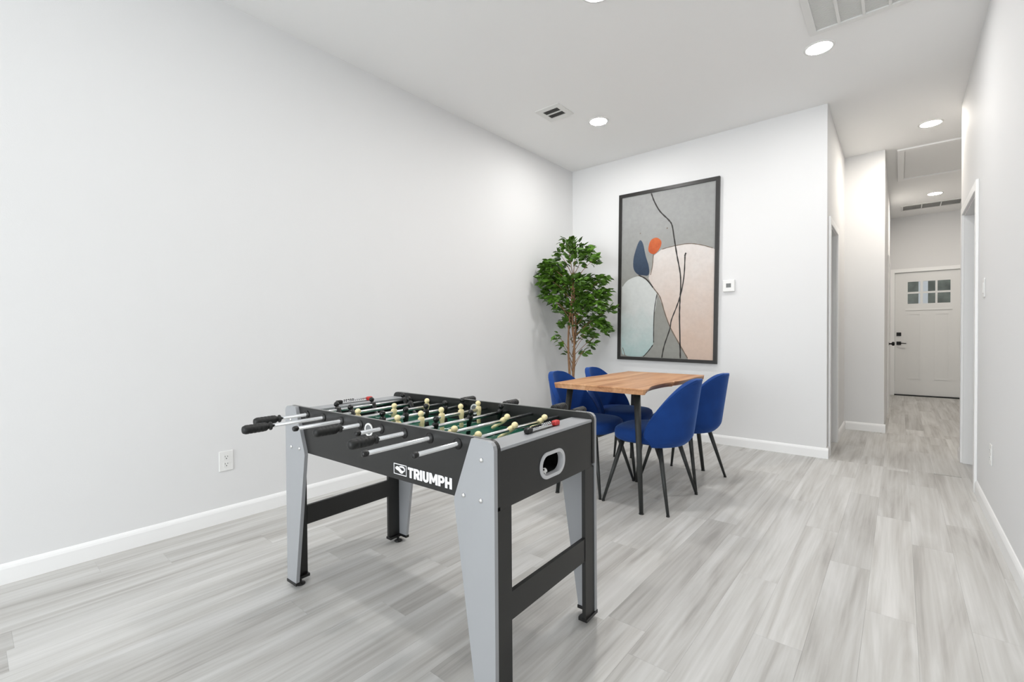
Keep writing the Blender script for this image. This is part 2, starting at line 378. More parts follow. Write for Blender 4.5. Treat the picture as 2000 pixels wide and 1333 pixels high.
# moulded lower panels: a raised frame round each of two tall panels
for a, b in ((.166, .345), (.505, .697)):
    p = obj('moulding', prism(bmesh.new(), [[(a, .27), (b, .27), (b, 1.385), (a, 1.385)], [(a+.022, .292), (b-.022, .292), (b-.022, 1.363), (a+.022, 1.363)]], XZ, .012, .022), M_DOOR, d)
obj('sill_shelf', B(.14, .72, .008, .021, 1.43, 1.455, .003), M_DOOR, d)
s = obj('deadbolt', B(.022, .084, .006, .02, 1.0, 1.06, .004), M_HARD, d); obj('thumb_turn', B(.046, .06, -.012, .006, 1.012, 1.048, .003), M_HARD, s)
s = obj('door_handle', B(.022, .084, .006, .02, .845, .905, .004), M_HARD, d); bm = bmesh.new(); tube(bm, [(.053, .006, .875), (.053, -.03, .875), (.06, -.038, .875), (.15, -.038, .872)], .008, 10); obj('lever', bm, M_HARD, s, True)
obj('threshold', B(-.015, DW+.015, -.01, .12, -.02, -.004), M_HARD, d)
bm = bmesh.new(); w_ = .06
box(bm, DX0-.02-w_, DX0-.006, YF-.016, YF, 0, DZ+.006+w_, .003); box(bm, DX1+.006, DX1+.02+w_, YF-.016, YF, 0, DZ+.006+w_, .003); box(bm, DX0-.006, DX1+.006, YF-.016, YF, DZ+.006, DZ+.006+w_, .003)
box(bm, DX0-.02, DX0-.003, YF, YF+T, 0, DZ+.003); box(bm, DX1+.003, DX1+.02, YF, YF+T, 0, DZ+.003); box(bm, DX0-.02, DX1+.02, YF, YF+T, DZ+.003, DZ+.02)
struct('trim_3', bm, M_TRIM)
# side door with a black knob on the hallway's left wall
d = thing('door_2', 'plain white side door with black knob on the hallway left wall', 'door', (XS, 8.4, .0)); d['kind'] = 'structure'
obj('door_slab', B(.0, .008, -.40, .40, .01, 2.04), M_DOOR, d)
bm = bmesh.new(); lathe(bm, [(.028, .008), (.028, .014), (.010, .018), (.010, .042), (.024, .048), (.028, .06), (.024, .072), (.010, .076)], 20, 'x'); obj('knob', bm, M_HARD, d, True, loc=(0, -.40+.06, .93))
bm = bmesh.new()
for a, b, z0, z1 in ((-.465, -.405, 0, 2.11), (.405, .465, 0, 2.11), (-.405, .405, 2.05, 2.11)): box(bm, XS, XS+.014, 8.4+a, 8.4+b, z0, z1, .003)
struct('trim_4', bm, M_TRIM)
# outside the door: porch, post and a stone wall across the way
M_STONE = mat('garden_stone', lin(116, 118, 108), .9, var=.35, vscale=5, bump=.5, bscale=12)
tag(obj('garden_wall', B(-3, 5, 14.2, 14.5, -.3, 5), M_STONE), 'grey green mottled wall seen through the door panes', 'wall')
struct('porch_floor', B(-3, 5, YF+T+.02, 14.2, -.3, -.07), mat('concrete', lin(165, 163, 158), .9, var=.1))
bm = bmesh.new(); box(bm, -.06, .06, -.06, .06, 0, 3.2, .006); box(bm, -.08, .08, -.08, .08, 0, .2, .006)
tag(obj('porch_post', bm, M_TRIM, loc=(.33, 11.6, -.07), rot=(0, 0, .1)), 'white porch post seen through the left door panes', 'post')

# ------------------------------------------------------------------ wall plates
def outlet(label, loc, rz, grp='wall outlets'):
    t = thing('wall_outlet', label, 'outlet', loc, rz, grp)      # plate in the local xz plane, facing -y
    obj('cover_plate', B(-.038, .038, -.006, 0, -.059, .059, .003), M_PLWH, t)
    for z in (-.021, .021):
        r = obj('receptacle', prism(bmesh.new(), [rrect(-.017, .017, z-.0145, z+.0145, .008, 4)], XZ, -.0075, -.006), M_PLWH, t)
        for x in (-.0065, .0065): obj('slot', B(x-.0014, x+.0014, -.0079, -.0074, z+.001, z+.009), M_SCREEN, r)
        obj('ground_hole', B(-.003, .003, -.0079, -.0074, z-.010, z-.004), M_SCREEN, r)
outlet('white double wall outlet low on the left wall beside the baseboard', (XL, 1.002, .358), math.radians(90))
outlet('white wall outlet peeking over the far rail of the foosball table', (XL, 3.72, .36), math.radians(90))
outlet('white wall outlet low on the right wall near the doorway', (XR, 3.75, .39), math.radians(-90))
t = thing('light_switch', 'white light switch on the right wall next to the doorway', 'switch', (XR, 4.09, 1.36), math.radians(-90))
obj('cover_plate', B(-.036, .036, -.006, 0, -.058, .058, .003), M_PLWH, t); obj('rocker', B(-.016, .016, -.009, -.005, -.032, .032, .002), M_PLWH, t)
t = thing('thermostat', 'white square thermostat with grey screen beside the painting', 'thermostat', (-1.268, YB, 1.546))
obj('housing', B(-.054, .054, -.024, 0, -.057, .057, .006), M_PLWH, t); obj('screen', B(-.022, .022, -.0255, -.0235, -.017, .022), M_SCREEN, t)

# ------------------------------------------------------------------ painting
P = thing('framed_painting', 'tall abstract painting in thin black frame hanging on the back wall', 'painting', (-1.8935, YB, 1.71), 0)
P.rotation_euler = (0, math.radians(.98), 0)
fw, fh, fb, fd = .5325, .915, .034, .034
obj('frame', prism(bmesh.new(), [[(-fw, -fh), (fw, -fh), (fw, fh), (-fw, fh)], [(-fw+fb, -fh+fb), (fw-fb, -fh+fb), (fw-fb, fh-fb), (-fw+fb, fh-fb)]], XZ, -fd, -.002), M_FRAME, P)
def paint(name, c0, c1, z0, z1, var=.06, sc=7, c2=None):
    """paint blended between two pigment colours up the canvas, with mottled brushwork"""
    m = bpy.data.materials.new(name); m.use_nodes = True; nt = m.node_tree; b = nt.nodes['Principled BSDF']; b.inputs['Roughness'].default_value = .7
    tc = nt.nodes.new('ShaderNodeTexCoord'); sx = nt.nodes.new('ShaderNodeSeparateXYZ'); nt.links.new(tc.outputs['Object'], sx.inputs[0])
    n = nt.nodes.new('ShaderNodeTexNoise'); n.inputs['Scale'].default_value = sc; n.inputs['Detail'].default_value = 6; n.inputs['Roughness'].default_value = .65; nt.links.new(tc.outputs['Object'], n.inputs['Vector'])
    ad = nt.nodes.new('ShaderNodeMath'); ad.operation = 'MULTIPLY_ADD'; nt.links.new(n.outputs['Fac'], ad.inputs[0]); ad.inputs[1].default_value = .55; nt.links.new(sx.outputs['Z'], ad.inputs[2])
    mr = nt.nodes.new('ShaderNodeMapRange'); mr.inputs['From Min'].default_value = z0+.27; mr.inputs['From Max'].default_value = z1+.27; nt.links.new(ad.outputs[0], mr.inputs['Value'])
    mx = nt.nodes.new('ShaderNodeMix'); mx.data_type = 'RGBA'; mx.inputs['A'].default_value = c0; mx.inputs['B'].default_value = c1; nt.links.new(mr.outputs[0], mx.inputs['Factor'])
    n2 = nt.nodes.new('ShaderNodeTexNoise'); n2.inputs['Scale'].default_value = sc*6; n2.inputs['Detail'].default_value = 5; nt.links.new(tc.outputs['Object'], n2.inputs['Vector'])
    m2 = nt.nodes.new('ShaderNodeMapRange'); m2.inputs['From Min'].default_value = .3; m2.inputs['From Max'].default_value = .7; m2.inputs['To Min'].default_value = 1-var; m2.inputs['To Max'].default_value = 1+var; nt.links.new(n2.outputs['Fac'], m2.inputs['Value'])
    vm = nt.nodes.new('ShaderNodeVectorMath'); vm.operation = 'SCALE'; nt.links.new(mx.outputs['Result'], vm.inputs[0]); nt.links.new(m2.outputs[0], vm.inputs['Scale']); nt.links.new(vm.outputs[0], b.inputs['Base Color'])
    return m
cw, ch = fw-fb, fh-fb
cv = obj('canvas', B(-cw, cw, -.02, -.004, -ch, ch), paint('paint_grey', lin(142, 142, 136), lin(154, 155, 154), -.3, .6, .05, 4), P)
pink = [(-0.039, 0.267), (0.089, 0.287), (0.237, 0.295), (0.365, 0.268), (0.476, 0.225), (0.4985, 0.21), (0.4985, -0.881), (0.252, -0.881), (0.172, -0.745), (0.059, -0.547), (0.006, -0.411), (-0.067, -0.223), (-0.168, -0.055), (-0.177, -0.011), (-0.143, 0.09), (-0.127, 0.208)]
blue = [(-0.477, -0.098), (-0.41, -0.031), (-0.288, 0.0), (-0.204, -0.052), (-0.13, -0.134), (-0.085, -0.205), (-0.1, -0.358), (-0.117, -0.461), (-0.117, -0.719), (-0.157, -0.789), (-0.229, -0.865), (-0.322, -0.878), (-0.437, -0.865), (-0.489, -0.782), (-0.49, -0.169)]
navy = [(-0.274, 0.388), (-0.246, 0.341), (-0.217, 0.217), (-0.179, 0.093), (-0.183, 0.007), (-0.241, 0.007), (-0.307, 0.024), (-0.354, 0.089), (-0.356, 0.195), (-0.329, 0.298), (-0.298, 0.373)]
orange = [(-0.094, 0.395), (-0.046, 0.352), (-0.057, 0.286), (-0.118, 0.224), (-0.181, 0.256), (-0.182, 0.325), (-0.152, 0.382)]
def patch(loop, m, y, label, k=4):
    obj('paint_shape', prism(bmesh.new(), [smooth_loop(loop, k) if k > 1 else loop], XZ, y, -.0199), m, cv, label=label)
patch(smooth_loop(pink[:5], 4, False)+pink[5:8]+smooth_loop(pink[8:], 4, False), paint('paint_pink', lin(200, 178, 163), lin(212, 206, 202), -.7, .25, .035, 5), -.0205, 'off-white to blush painted shape', 1)
patch(blue, paint('paint_mist', lin(164, 186, 184), lin(200, 203, 201), -.85, -.35, .035, 5), -.0209, 'pale misty blue painted shape')
patch(navy, paint('paint_navy', lin(36, 52, 74), lin(60, 76, 96), .0, .4, .08, 6), -.0213, 'slate blue teardrop')
patch(orange, paint('paint_orange', lin(178, 78, 36), lin(196, 98, 52), .2, .4, .06, 8), -.0213, 'orange oval')
M_INK = mat('paint_ink', lin(38, 34, 32), .6); M_INKB = mat('paint_umber', lin(112, 98, 86), .7)
def stroke(pts, wd, m, y=-.0217):
    pts = smooth_loop(pts, 4, False); L, R = [], []
    for i, p in enumerate(pts):
        a, b = pts[max(i-1, 0)], pts[min(i+1, len(pts)-1)]; dx, dz = b[0]-a[0], b[1]-a[1]; l = math.hypot(dx, dz) or 1
        h = wd*(.75+.4*math.sin(i*1.7)**2)/2
        cl = lambda q: (max(-cw+.0005, min(cw-.0005, q[0])), max(-ch+.0005, min(ch-.0005, q[1])))
        L.append(cl((p[0]-dz/l*h, p[1]+dx/l*h))); R.append(cl((p[0]+dz/l*h, p[1]-dx/l*h)))
    bm = bmesh.new(); a = [bm.verts.new((x, y, z)) for x, z in L]; b = [bm.verts.new((x, y, z)) for x, z in R]
    for i in range(len(a)-1): bm.faces.new((a[i], a[i+1], b[i+1], b[i]))
    ex = bmesh.ops.extrude_face_region(bm, geom=list(bm.faces)); bmesh.ops.translate(bm, vec=(0, .0008, 0), verts=[g_ for g_ in ex['geom'] if isinstance(g_, bmesh.types.BMVert)])
    obj('brush_line', bm, m, cv)
stroke([(-0.163, 0.876), (-0.126, 0.779), (-0.063, 0.667), (0.034, 0.56), (0.069, 0.497), (0.091, 0.37), (0.124, 0.184), (0.16, -0.001), (0.167, -0.15), (0.161, -0.282), (0.159, -0.447), (0.168, -0.696), (0.174, -0.875)], .014, M_INK)
stroke([(0.206, 0.192), (0.201, -0.004), (0.176, -0.183), (0.132, -0.33), (0.075, -0.48), (0.06, -0.572), (0.002, -0.75), (-0.022, -0.878)], .012, M_INK, -.0219)
stroke([(-0.13, 0.226), (-0.138, 0.106), (-0.159, 0.005)], .009, M_INKB)
stroke([(-0.300, 0.014), (-0.204, -0.035), (-0.112, -0.152), (-0.049, -0.24), (0.006, -0.411), (0.068, -0.563), (0.172, -0.745), (0.248, -0.87)], .011, M_INKB)
stroke([(-0.290, 0.010), (-0.204, -0.040), (-0.130, -0.13)], .013, M_INK, -.0219)
stroke([(-0.085, -0.205), (-0.109, -0.358), (-0.116, -0.53), (-0.115, -0.719)], .009, M_INK)
stroke([(-0.122, -0.745), (-0.175, -0.816), (-0.229, -0.875)], .009, M_INK)
stroke([(-0.039, 0.267), (0.089, 0.287), (0.237, 0.295), (0.365, 0.268), (0.476, 0.225)], .008, M_INKB)
stroke([(-0.474, -0.781), (-0.441, -0.876)], .007, M_INKB)
stroke([(0.215, 0.205), (0.204, 0.175)], .016, M_INK, -.0221)
stroke([(0.019, 0.487), (0.013, 0.474)], .012, M_INKB); stroke([(-0.279, 0.468), (-0.283, 0.459)], .010, M_INKB)

# ------------------------------------------------------------------ foosball table
FL, FWD, FT = 1.184, .6084, .789
a_ = math.radians(2.1649); ex_ = Vector((math.cos(a_), math.sin(a_))); ey_ = Vector((-math.sin(a_), math.cos(a_)))
fc = Vector((-.8668, .9541))-ex_*FL/2+ey_*FWD/2
F = thing('foosball_table', 'black and silver foosball table standing in the foreground', 'foosball table', (fc.x, fc.y, 0), a_)
hx, hy = FL/2, FWD/2
# side panels, top corners rounded
side = [(-hx, .600), (hx, .600)]+arc(hx-.028, FT-.028, .028, .028, 0, 90, 6)+arc(-hx+.028, FT-.028, .028, .028, 90, 180, 6)
for s in (-1, 1):
    p = obj('side_panel', prism(bmesh.new(), [side], XZ, s*(hy-.015), s*(hy-.030)), M_BLACK, F)
    obj('edge_highlight', B(-hx+.03, hx-.03, *sorted((s*(hy-.0275), s*(hy-.0175))), FT, FT+.0012), mat('highlight_grey', lin(120, 120, 118), .3), p)  # grey strip paints the light caught by the black top edge
# logo and lettering on the near side
sp = [o for o in F.children if o.name.startswith('side_panel')][0]
yf = -hy+.015
obj('logo_frame', prism(bmesh.new(), [[(.131, .617), (.198, .617), (.198, .6535), (.131, .6535)], [(.1335, .6195), (.1955, .6195), (.1955, .651), (.1335, .651)]], XZ, yf-.0006, yf), M_WHITE, sp)
l1 = smooth_loop([(.139, .638), (.150, .645), (.163, .6405), (.174, .633), (.184, .634), (.178, .625), (.168, .6235), (.156, .630), (.147, .632)], 4)
l2 = smooth_loop([(.160, .6455), (.170, .6485), (.184, .6475), (.1905, .640), (.188, .632), (.184, .631), (.186, .637), (.181, .6425), (.171, .6425), (.164, .6425)], 4)
for l in (l1, l2): obj('logo_emblem', prism(bmesh.new(), [l], XZ, yf-.0006, yf), M_WHITE, sp)
H, Wd = .0345, .028
def letter(polys, x, holes=()):
    bm = bmesh.new()
    for pl in polys: prism(bm, [[(x+u, .6165+v*H) for u, v in pl]]+[[(x+u, .6165+v*H) for u, v in h] for h in holes], XZ, yf-.0006, yf)
    obj('lettering', bm, M_WHITE, sp)
k = .0105                      # stroke width
r1 = arc(.0165, .68, .0125, .32, -90, 90, 8)
x = .205
letter([[(0, 1), (0, .76), (.0085, .76), (.0085, 0), (.019, 0), (.019, .76), (.0275, .76), (.0275, 1)]], x); x += .0295
Rh = [(.0105, .78)]+[(.0155, .78)]+arc(.0155, .68, .0035, .10, 90, -90, 5)+[(.0105, .58)]
letter([[(0, 0), (0, 1), (.0165, 1)]+arc(.0165, .68, .0125, .32, 90, -52, 8)+[(.0295, 0), (.0175, 0), (.0118, .36), (.0105, .36), (.0105, 0)]], x, [Rh]); x += .0305
letter([[(0, 0), (k, 0), (k, 1), (0, 1)]], x); x += .013
letter([[(0, 1), (0, .34)]+arc(.0145, .34, .0145, .36, 180, 360, 12)+[(.029, 1), (.0185, 1), (.0185, .36)]+arc(.0145, .34, .004, .12, 0, -180, 6)+[(.0105, 1)]], x); x += .0315
letter([[(0, 0), (0, 1), (.0105, 1), (.019, .52), (.0275, 1), (.038, 1), (.038, 0), (.028, 0), (.028, .52), (.0225, .18), (.0155, .18), (.010, .52), (.010, 0)]], x); x += .0405
letter([[(0, 0), (0, 1), (.0165, 1)]+arc(.0165, .66, .0125, .34, 90, -90, 10)+[(.0105, .32), (.0105, 0)]], x, [[(.0105, .78), (.0155, .78)]+arc(.0155, .66, .0035, .12, 90, -90, 5)+[(.0105, .54)]]); x += .031
letter([[(0, 0), (0, 1), (.0105, 1), (.0105, .62), (.0195, .62), (.0195, 1), (.030, 1), (.030, 0), (.0195, 0), (.0195, .38), (.0105, .38), (.0105, 0)]], x)
# end panels with ball return openings
def capsule(dy, dz, cz, n=8): return rrect(-dy, dy, cz-dz, cz+dz, min(dy, dz)*.97, n)
iy = hy-.030
for s in (-1, 1):
    xo, xi = s*.5885, s*.5735
    p = obj('end_panel', prism(bmesh.new(), [[(-iy, .588), (iy, .588), (iy, .756), (-iy, .756)], capsule(.064, .034, .662)], YZ, xo, xi), M_BLACK, F)
    obj('return_frame', prism(bmesh.new(), [capsule(.0745, .0435, .662, 10), capsule(.0625, .0325, .662, 10)], YZ, s*.5925, s*.5715), M_GREYP, p)
    bm = bmesh.new(); x0, x1 = sorted((s*.5725, s*.507)); xb0, xb1 = sorted((s*.507, s*.503))
    box(bm, xb0, xb1, -.08, .08, .615, .71); box(bm, x0, x1, -.08, .08, .6255, .6295); box(bm, x0, x1, -.08, .08, .708, .712); box(bm, x0, x1, -.084, -.08, .612, .712); box(bm, x0, x1, .08, .084, .612, .712)
    obj('return_tray', bm, M_DARK, p)
    x0, x1 = sorted((s*.500, s*.5895))
    obj('end_cap', B(x0, x1, -iy, iy, .7565, .767, .002), M_SILV, F)
    x0, x1 = sorted((s*.499, s*.503)); obj('end_liner', B(x0, x1, -iy, iy, .692, .7565), M_BLK2, F)
    x0, x1 = sorted((s*.572, s*.586)); obj('stretcher', B(x0, x1, -.2225, .2225, .246, .330), M_BLACK, F)
    # score counter on the end cap
    xc = s*.542 if s > 0 else -.552
    c = obj('score_counter', B(xc-.006, xc+.006, -.085, .110, .767, .7685), M_BLK2, F)
    obj('black_block', B(xc-.010, xc+.010, -.085, -.055, .7685, .786, .005), M_BLK2, c, label='black end block'); obj('red_block', B(xc-.010, xc+.010, .080, .110, .7685, .786, .005), M_RED, c, label='red end block')
    for dx in (-.005, .005): bm = bmesh.new(); tube(bm, [(xc+dx, -.056, .780), (xc+dx, .081, .780)], .0016, 8); obj('counter_wire', bm, M_CHROME, c, True)
    for q in range(10):
        bm = bmesh.new(); lathe(bm, [(.0052, -.0025), (.0062, 0), (.0052, .0025)], 12, 'y'); obj('bead', bm, M_BLK2 if q < 5 else M_CHROME, c, loc=(xc-.005, -.040+q*.0115, .780))
obj('playfield', B(-.499, .499, -iy, iy, .680, .692), M_GREEN, F)
pf = F.children[-1]
pf = [o for o in F.children if o.name.startswith('playfield')][0]
bm = bmesh.new(); box(bm, -.003, .003, -iy, iy, .692, .6925); n = 48
prism(bm, [arc(0, 0, .09, .09, 0, 352.5, 47), arc(0, 0, .084, .084, 0, 352.5, 47)], XY, .692, .6926)
for s in (-1, 1):
    for (a0, b0) in ((.15, .12), (.09, .06)):
        x0, x1 = sorted((s*.499, s*(.499-a0)))
        box(bm, x0, x1, -b0*1.35-.003, -b0*1.35+.003, .692, .6925); box(bm, x0, x1, b0*1.35-.003, b0*1.35+.003, .692, .6925)
        xx = s*(.499-a0); box(bm, xx-.003, xx+.003, -b0*1.35, b0*1.35, .692, .6925)
obj('field_lines', bm, M_WHITE, pf)
obj('cabinet_bottom', B(-.573, .573, -iy, iy, .600, .608), M_BLACK, F)
# ball serve rings
for s in (-1, 1):
    for y, dy in ((s*(hy-.015), s*.003), (s*(hy-.030), -s*.003)):
        if (s > 0) == (dy > 0): pass
        obj('serve_ring', prism(bmesh.new(), [arc(-.008, .750, .0240, .0240, 0, 345, 23), arc(-.008, .750, .0180, .0180, 0, 345, 23)], XZ, y, y+dy), M_PLWH, F)
        obj('serve_cup', prism(bmesh.new(), [arc(-.008, .750, .0180, .0180, 0, 345, 23)], XZ, y, y+dy*.25), mat('cup_grey', lin(120, 122, 124), .4), F)
# legs
for sx in (-1, 1):
    for sy in (-1, 1):
        out = [(sx*hx, .030), (sx*hx, FT-.024)]+[(sx*(hx-.024+.024*math.cos(math.radians(q))), FT-.024+.024*math.sin(math.radians(q))) for q in (30, 60, 90)]+[(sx*.506, FT), (sx*.436, .606), (sx*.434, .592), (sx*.437, .574), (sx*.518, .030)]
        leg = obj('leg', prism(bmesh.new(), [out], XZ, sy*hy, sy*(hy-.015)), M_SILV, F, label='tapered silver leg plate')
        x0, x1 = sorted((sx*.5735, sx*.5885)); y0, y1 = sorted((sy*.222, sy*(hy-.0151)))
        obj('leg_board', B(x0, x1, y0, y1, 0.030, .5875), M_BLACK, leg, label='black leg board')
        bm = bmesh.new()
        x0, x1 = sorted((sx*.516, sx*(hx+.002))); y0, y1 = sorted((sy*(hy-.018), sy*(hy+.002))); box(bm, x0, x1, y0, y1, .018, .030)
        x0, x1 = sorted((sx*.558, sx*(hx+.002))); y0, y1 = sorted((sy*.220, sy*(hy-.018))); box(bm, x0, x1, y0, y1, .018, .030)
        obj('foot_cap', bm, M_BLK2, leg)
        bm = bmesh.new(); lathe(bm, [(.019, 0), (.021, .003), (.019, .008), (.007, .012), (.006, .022)], 18, 'z', (sx*.556, sy*.266, 0)); obj('leveling_foot', bm, M_BLK2, leg, True)
        for bx, bz in ((.545, .732), (.474, .617), (.542, .615)):
            bm = bmesh.new(); lathe(bm, [(.0075, 0), (.007, .0025), (.0045, .0045), (.001, .0052)], 14, 'y'); obj('bolt', bm, M_BOLT, leg, True, loc=(sx*bx, sy*hy, bz), rot=(0, 0, 0 if sy > 0 else math.pi))
# rods, handles and players (rod axis along local y)
def man(color):
    """peg figure: head, shoulders, tapering body with rod boss and foot"""
    bm = bmesh.new()
    secs = [(-.060, .0095, .0060, .004), (-.058, .0115, .0068, .004), (-.042, .0105, .0062, .003), (-.038, .0088, .0060, .001), (-.022, .0100, .0075, 0), (-.010, .0122, .0098, 0), (0, .0140, .0110, 0), (.010, .0142, .0100, 0), (.0135, .0120, .0085, 0), (.0155, .0068, .0062, 0)]
    n = 12; rings = []
    for z, ry, rx, dx in secs: rings.append([bm.verts.new((rx*math.cos(2*math.pi*i/n)+dx, ry*math.sin(2*math.pi*i/n), z)) for i in range(n)])
    for h in range(7):
        a = math.radians(-58+h*24.3); r = .0118*math.cos(a); rings.append([bm.verts.new((r*math.cos(2*math.pi*i/n), r*math.sin(2*math.pi*i/n), .0275+.0120*math.sin(a))) for i in range(n)])
    for p, q in zip(rings, rings[1:]):
        for i in range(n): bm.faces.new((p[i], p[(i+1) % n], q[(i+1) % n], q[i]))
    bm.faces.new(rings[0]); bm.faces.new(rings[-1])
    me = mesh(bm, 'player', True); me.materials.append(color); return me
MAN = {'b': man(M_MANB), 'y': man(M_MANY)}
bm = bmesh.new()
prof = [(.006, -.0985), (.0125, -.0965), (.0155, -.090)]
for q in range(5): prof += [(.0163, -.086+q*.013), (.0163, -.078+q*.013), (.0156, -.0765+q*.013), (.0156, -.0745+q*.013)]
prof += [(.0160, -.020), (.0125, -.014), (.0095, -.010), (.0095, -.007), (.0150, -.004), (.0150, 0), (.0085, .002)]
lathe(bm, prof, 16, 'y'); GRIP = mesh(bm, 'handle', True); GRIP.materials.append(M_GRIP)
bm = bmesh.new(); lathe(bm, [(.005, -.010), (.0085, -.008), (.0098, -.002), (.0098, .006), (.0075, .008)], 14, 'y'); CAP = mesh(bm, 'rod_cap', True); CAP.materials.append(M_BLK2)
bm = bmesh.new(); lathe(bm, [(.0175, 0), (.0170, .0025), (.0120, .004), (.0105, .0065), (.0078, .0065)], 18, 'y'); BUSH = mesh(bm, 'bushing', True); BUSH.materials.append(M_BLK2)
rods = [('b', -30, -.402, .375, [-.146, .037, .222]), ('b', -32, -.494, .365, [-.157, .158]), ('y', 6, -.467, .372, [-.216, -.039, .145]), ('b', 0, -.370, .385, [-.190, -.078, .031, .140, .251]),
        ('y', -5, -.383, .405, [-.216, -.105, .002, .113, .222]), ('b', 12, -.400, .385, [-.150, .031, .218]), ('y', 52, -.527, .438, [-.200, .081]), ('y', 50, -.455, .392, [-.221, -.034, .149])]
for kk, (team, th, ya, yb, men) in enumerate(rods):
    xr = -.4375+.125*kk; zr = .7615
    bm = bmesh.new(); tube(bm, [(0, ya, 0), (0, yb, 0)], .0068, 14)
    rd = obj('rod', bm, M_CHROME, F, True, loc=(xr, 0, zr), rot=(0, math.radians(th), 0), label='chrome rod with %s players' % ('black' if team == 'b' else 'cream'))
    for y in men: obj('player', MAN[team], None, rd, loc=(0, y, 0), rot=(0, 0, math.pi if team == 'y' else 0), label='black player figure' if team == 'b' else 'cream player figure')
    near = team == 'b'
    obj('handle', GRIP, None, rd, loc=(0, ya if near else yb, 0), rot=(0, 0, 0 if near else math.pi))
    obj('rod_cap', CAP, None, rd, loc=(0, yb if near else ya, 0), rot=(0, 0, math.pi if near else 0))
    for y, r in ((-hy+.015, math.pi), (hy-.015, 0)): obj('bushing', BUSH, None, rd, loc=(0, y, 0), rot=(0, 0, r))
# ball lying in the near return opening
bm = bmesh.new(); bmesh.ops.create_icosphere(bm, subdivisions=3, radius=.0125)
ball = obj('foosball', bm, M_PLWH, None, True)
for v in ((-.2, -.6, .2), (.9, .1, -.2), (.5, -.6, .6), (.2, .9, .3), (-.8, .3, .5), (.1, -.1, 1), (.6, -.7, -.4)):
    dv = Vector(v).normalized(); bm = bmesh.new(); lathe(bm, [(.0038, 0), (.0036, .0005)], 5, 'z')
    obj('spot', bm, M_BLK2, ball, loc=dv*.0121, rot=dv.to_track_quat('Z', 'Y').to_euler())
bl = Matrix.Rotation(a_, 4, 'Z') @ Vector((.577, -.036, 0)); ball.location = (fc.x+bl.x, fc.y+bl.y, .6297+.0125)
tag(ball, 'small white ball with black spots in the end opening of the foosball table', 'ball')

# ------------------------------------------------------------------ dining table
t = thing('dining_table', 'live edge wooden dining table on slim black legs', 'table', (-1.51, 3.22, 0))
zt, th = .757, .036
rt = [(.335, -.600), (.345, -.565), (.330, -.50), (.300, -.40), (.288, -.28), (.290, -.16), (.302, -.07), (.318, -.045), (.300, -.01), (.318, .05), (.325, .2), (.315, .36), (.322, .5), (.318, .585)]
lf = [(-.345, .605), (-.338, .45), (-.350, .28), (-.340, .1), (-.352, -.1), (-.338, -.3), (-.325, -.48), (-.318, -.585)]
top = smooth_loop(rt, 3, False)+smooth_loop(lf, 3, False)
bm = bmesh.new(); rings = []
for z, ins in ((zt, .006), (zt-.004, 0), (zt-.016, .004), (zt-th, .020)):
    ring = []
    for x_, y_ in top:
        onlong = abs(y_) < .58
        ring.append(bm.verts.new((x_-math.copysign(ins if onlong else ins*.3, x_), y_-(math.copysign(min(ins, .004), y_) if not onlong else 0), z)))
    rings.append(ring)
n = len(top)
for p, q in zip(rings, rings[1:]):
    for i in range(n): bm.faces.new((p[i], p[(i+1) % n], q[(i+1) % n], q[i]))
bm.faces.new(rings[0]); bm.faces.new(rings[-1])
obj('tabletop', bm, M_OAK, t, label='honey brown wooden top with wavy natural edges')
for sx in (-1, 1):
    for sy in (-1, 1):
        bm = bmesh.new(); tube(bm, [(sx*.305+.012, sy*.572-.018, .004), (sx*.245+.012, sy*.50-.015, zt-th-.004)], [.0125, .0215], 18); leg = obj('leg', bm, M_LEGM, t, True)
        bm = bmesh.new(); lathe(bm, [(.015, 0), (.015, .004), (.012, .006)], 16, 'z', (sx*.305+.012, sy*.572-.018, 0)); obj('foot_pad', bm, M_BLK2, leg)
        bm = bmesh.new(); box(bm, sx*.245+.012-.04, sx*.245+.012+.04, sy*.50-.055, sy*.50+.025, zt-th-.006, zt-th, .001); obj('mounting_plate', bm, M_LEGM, leg)

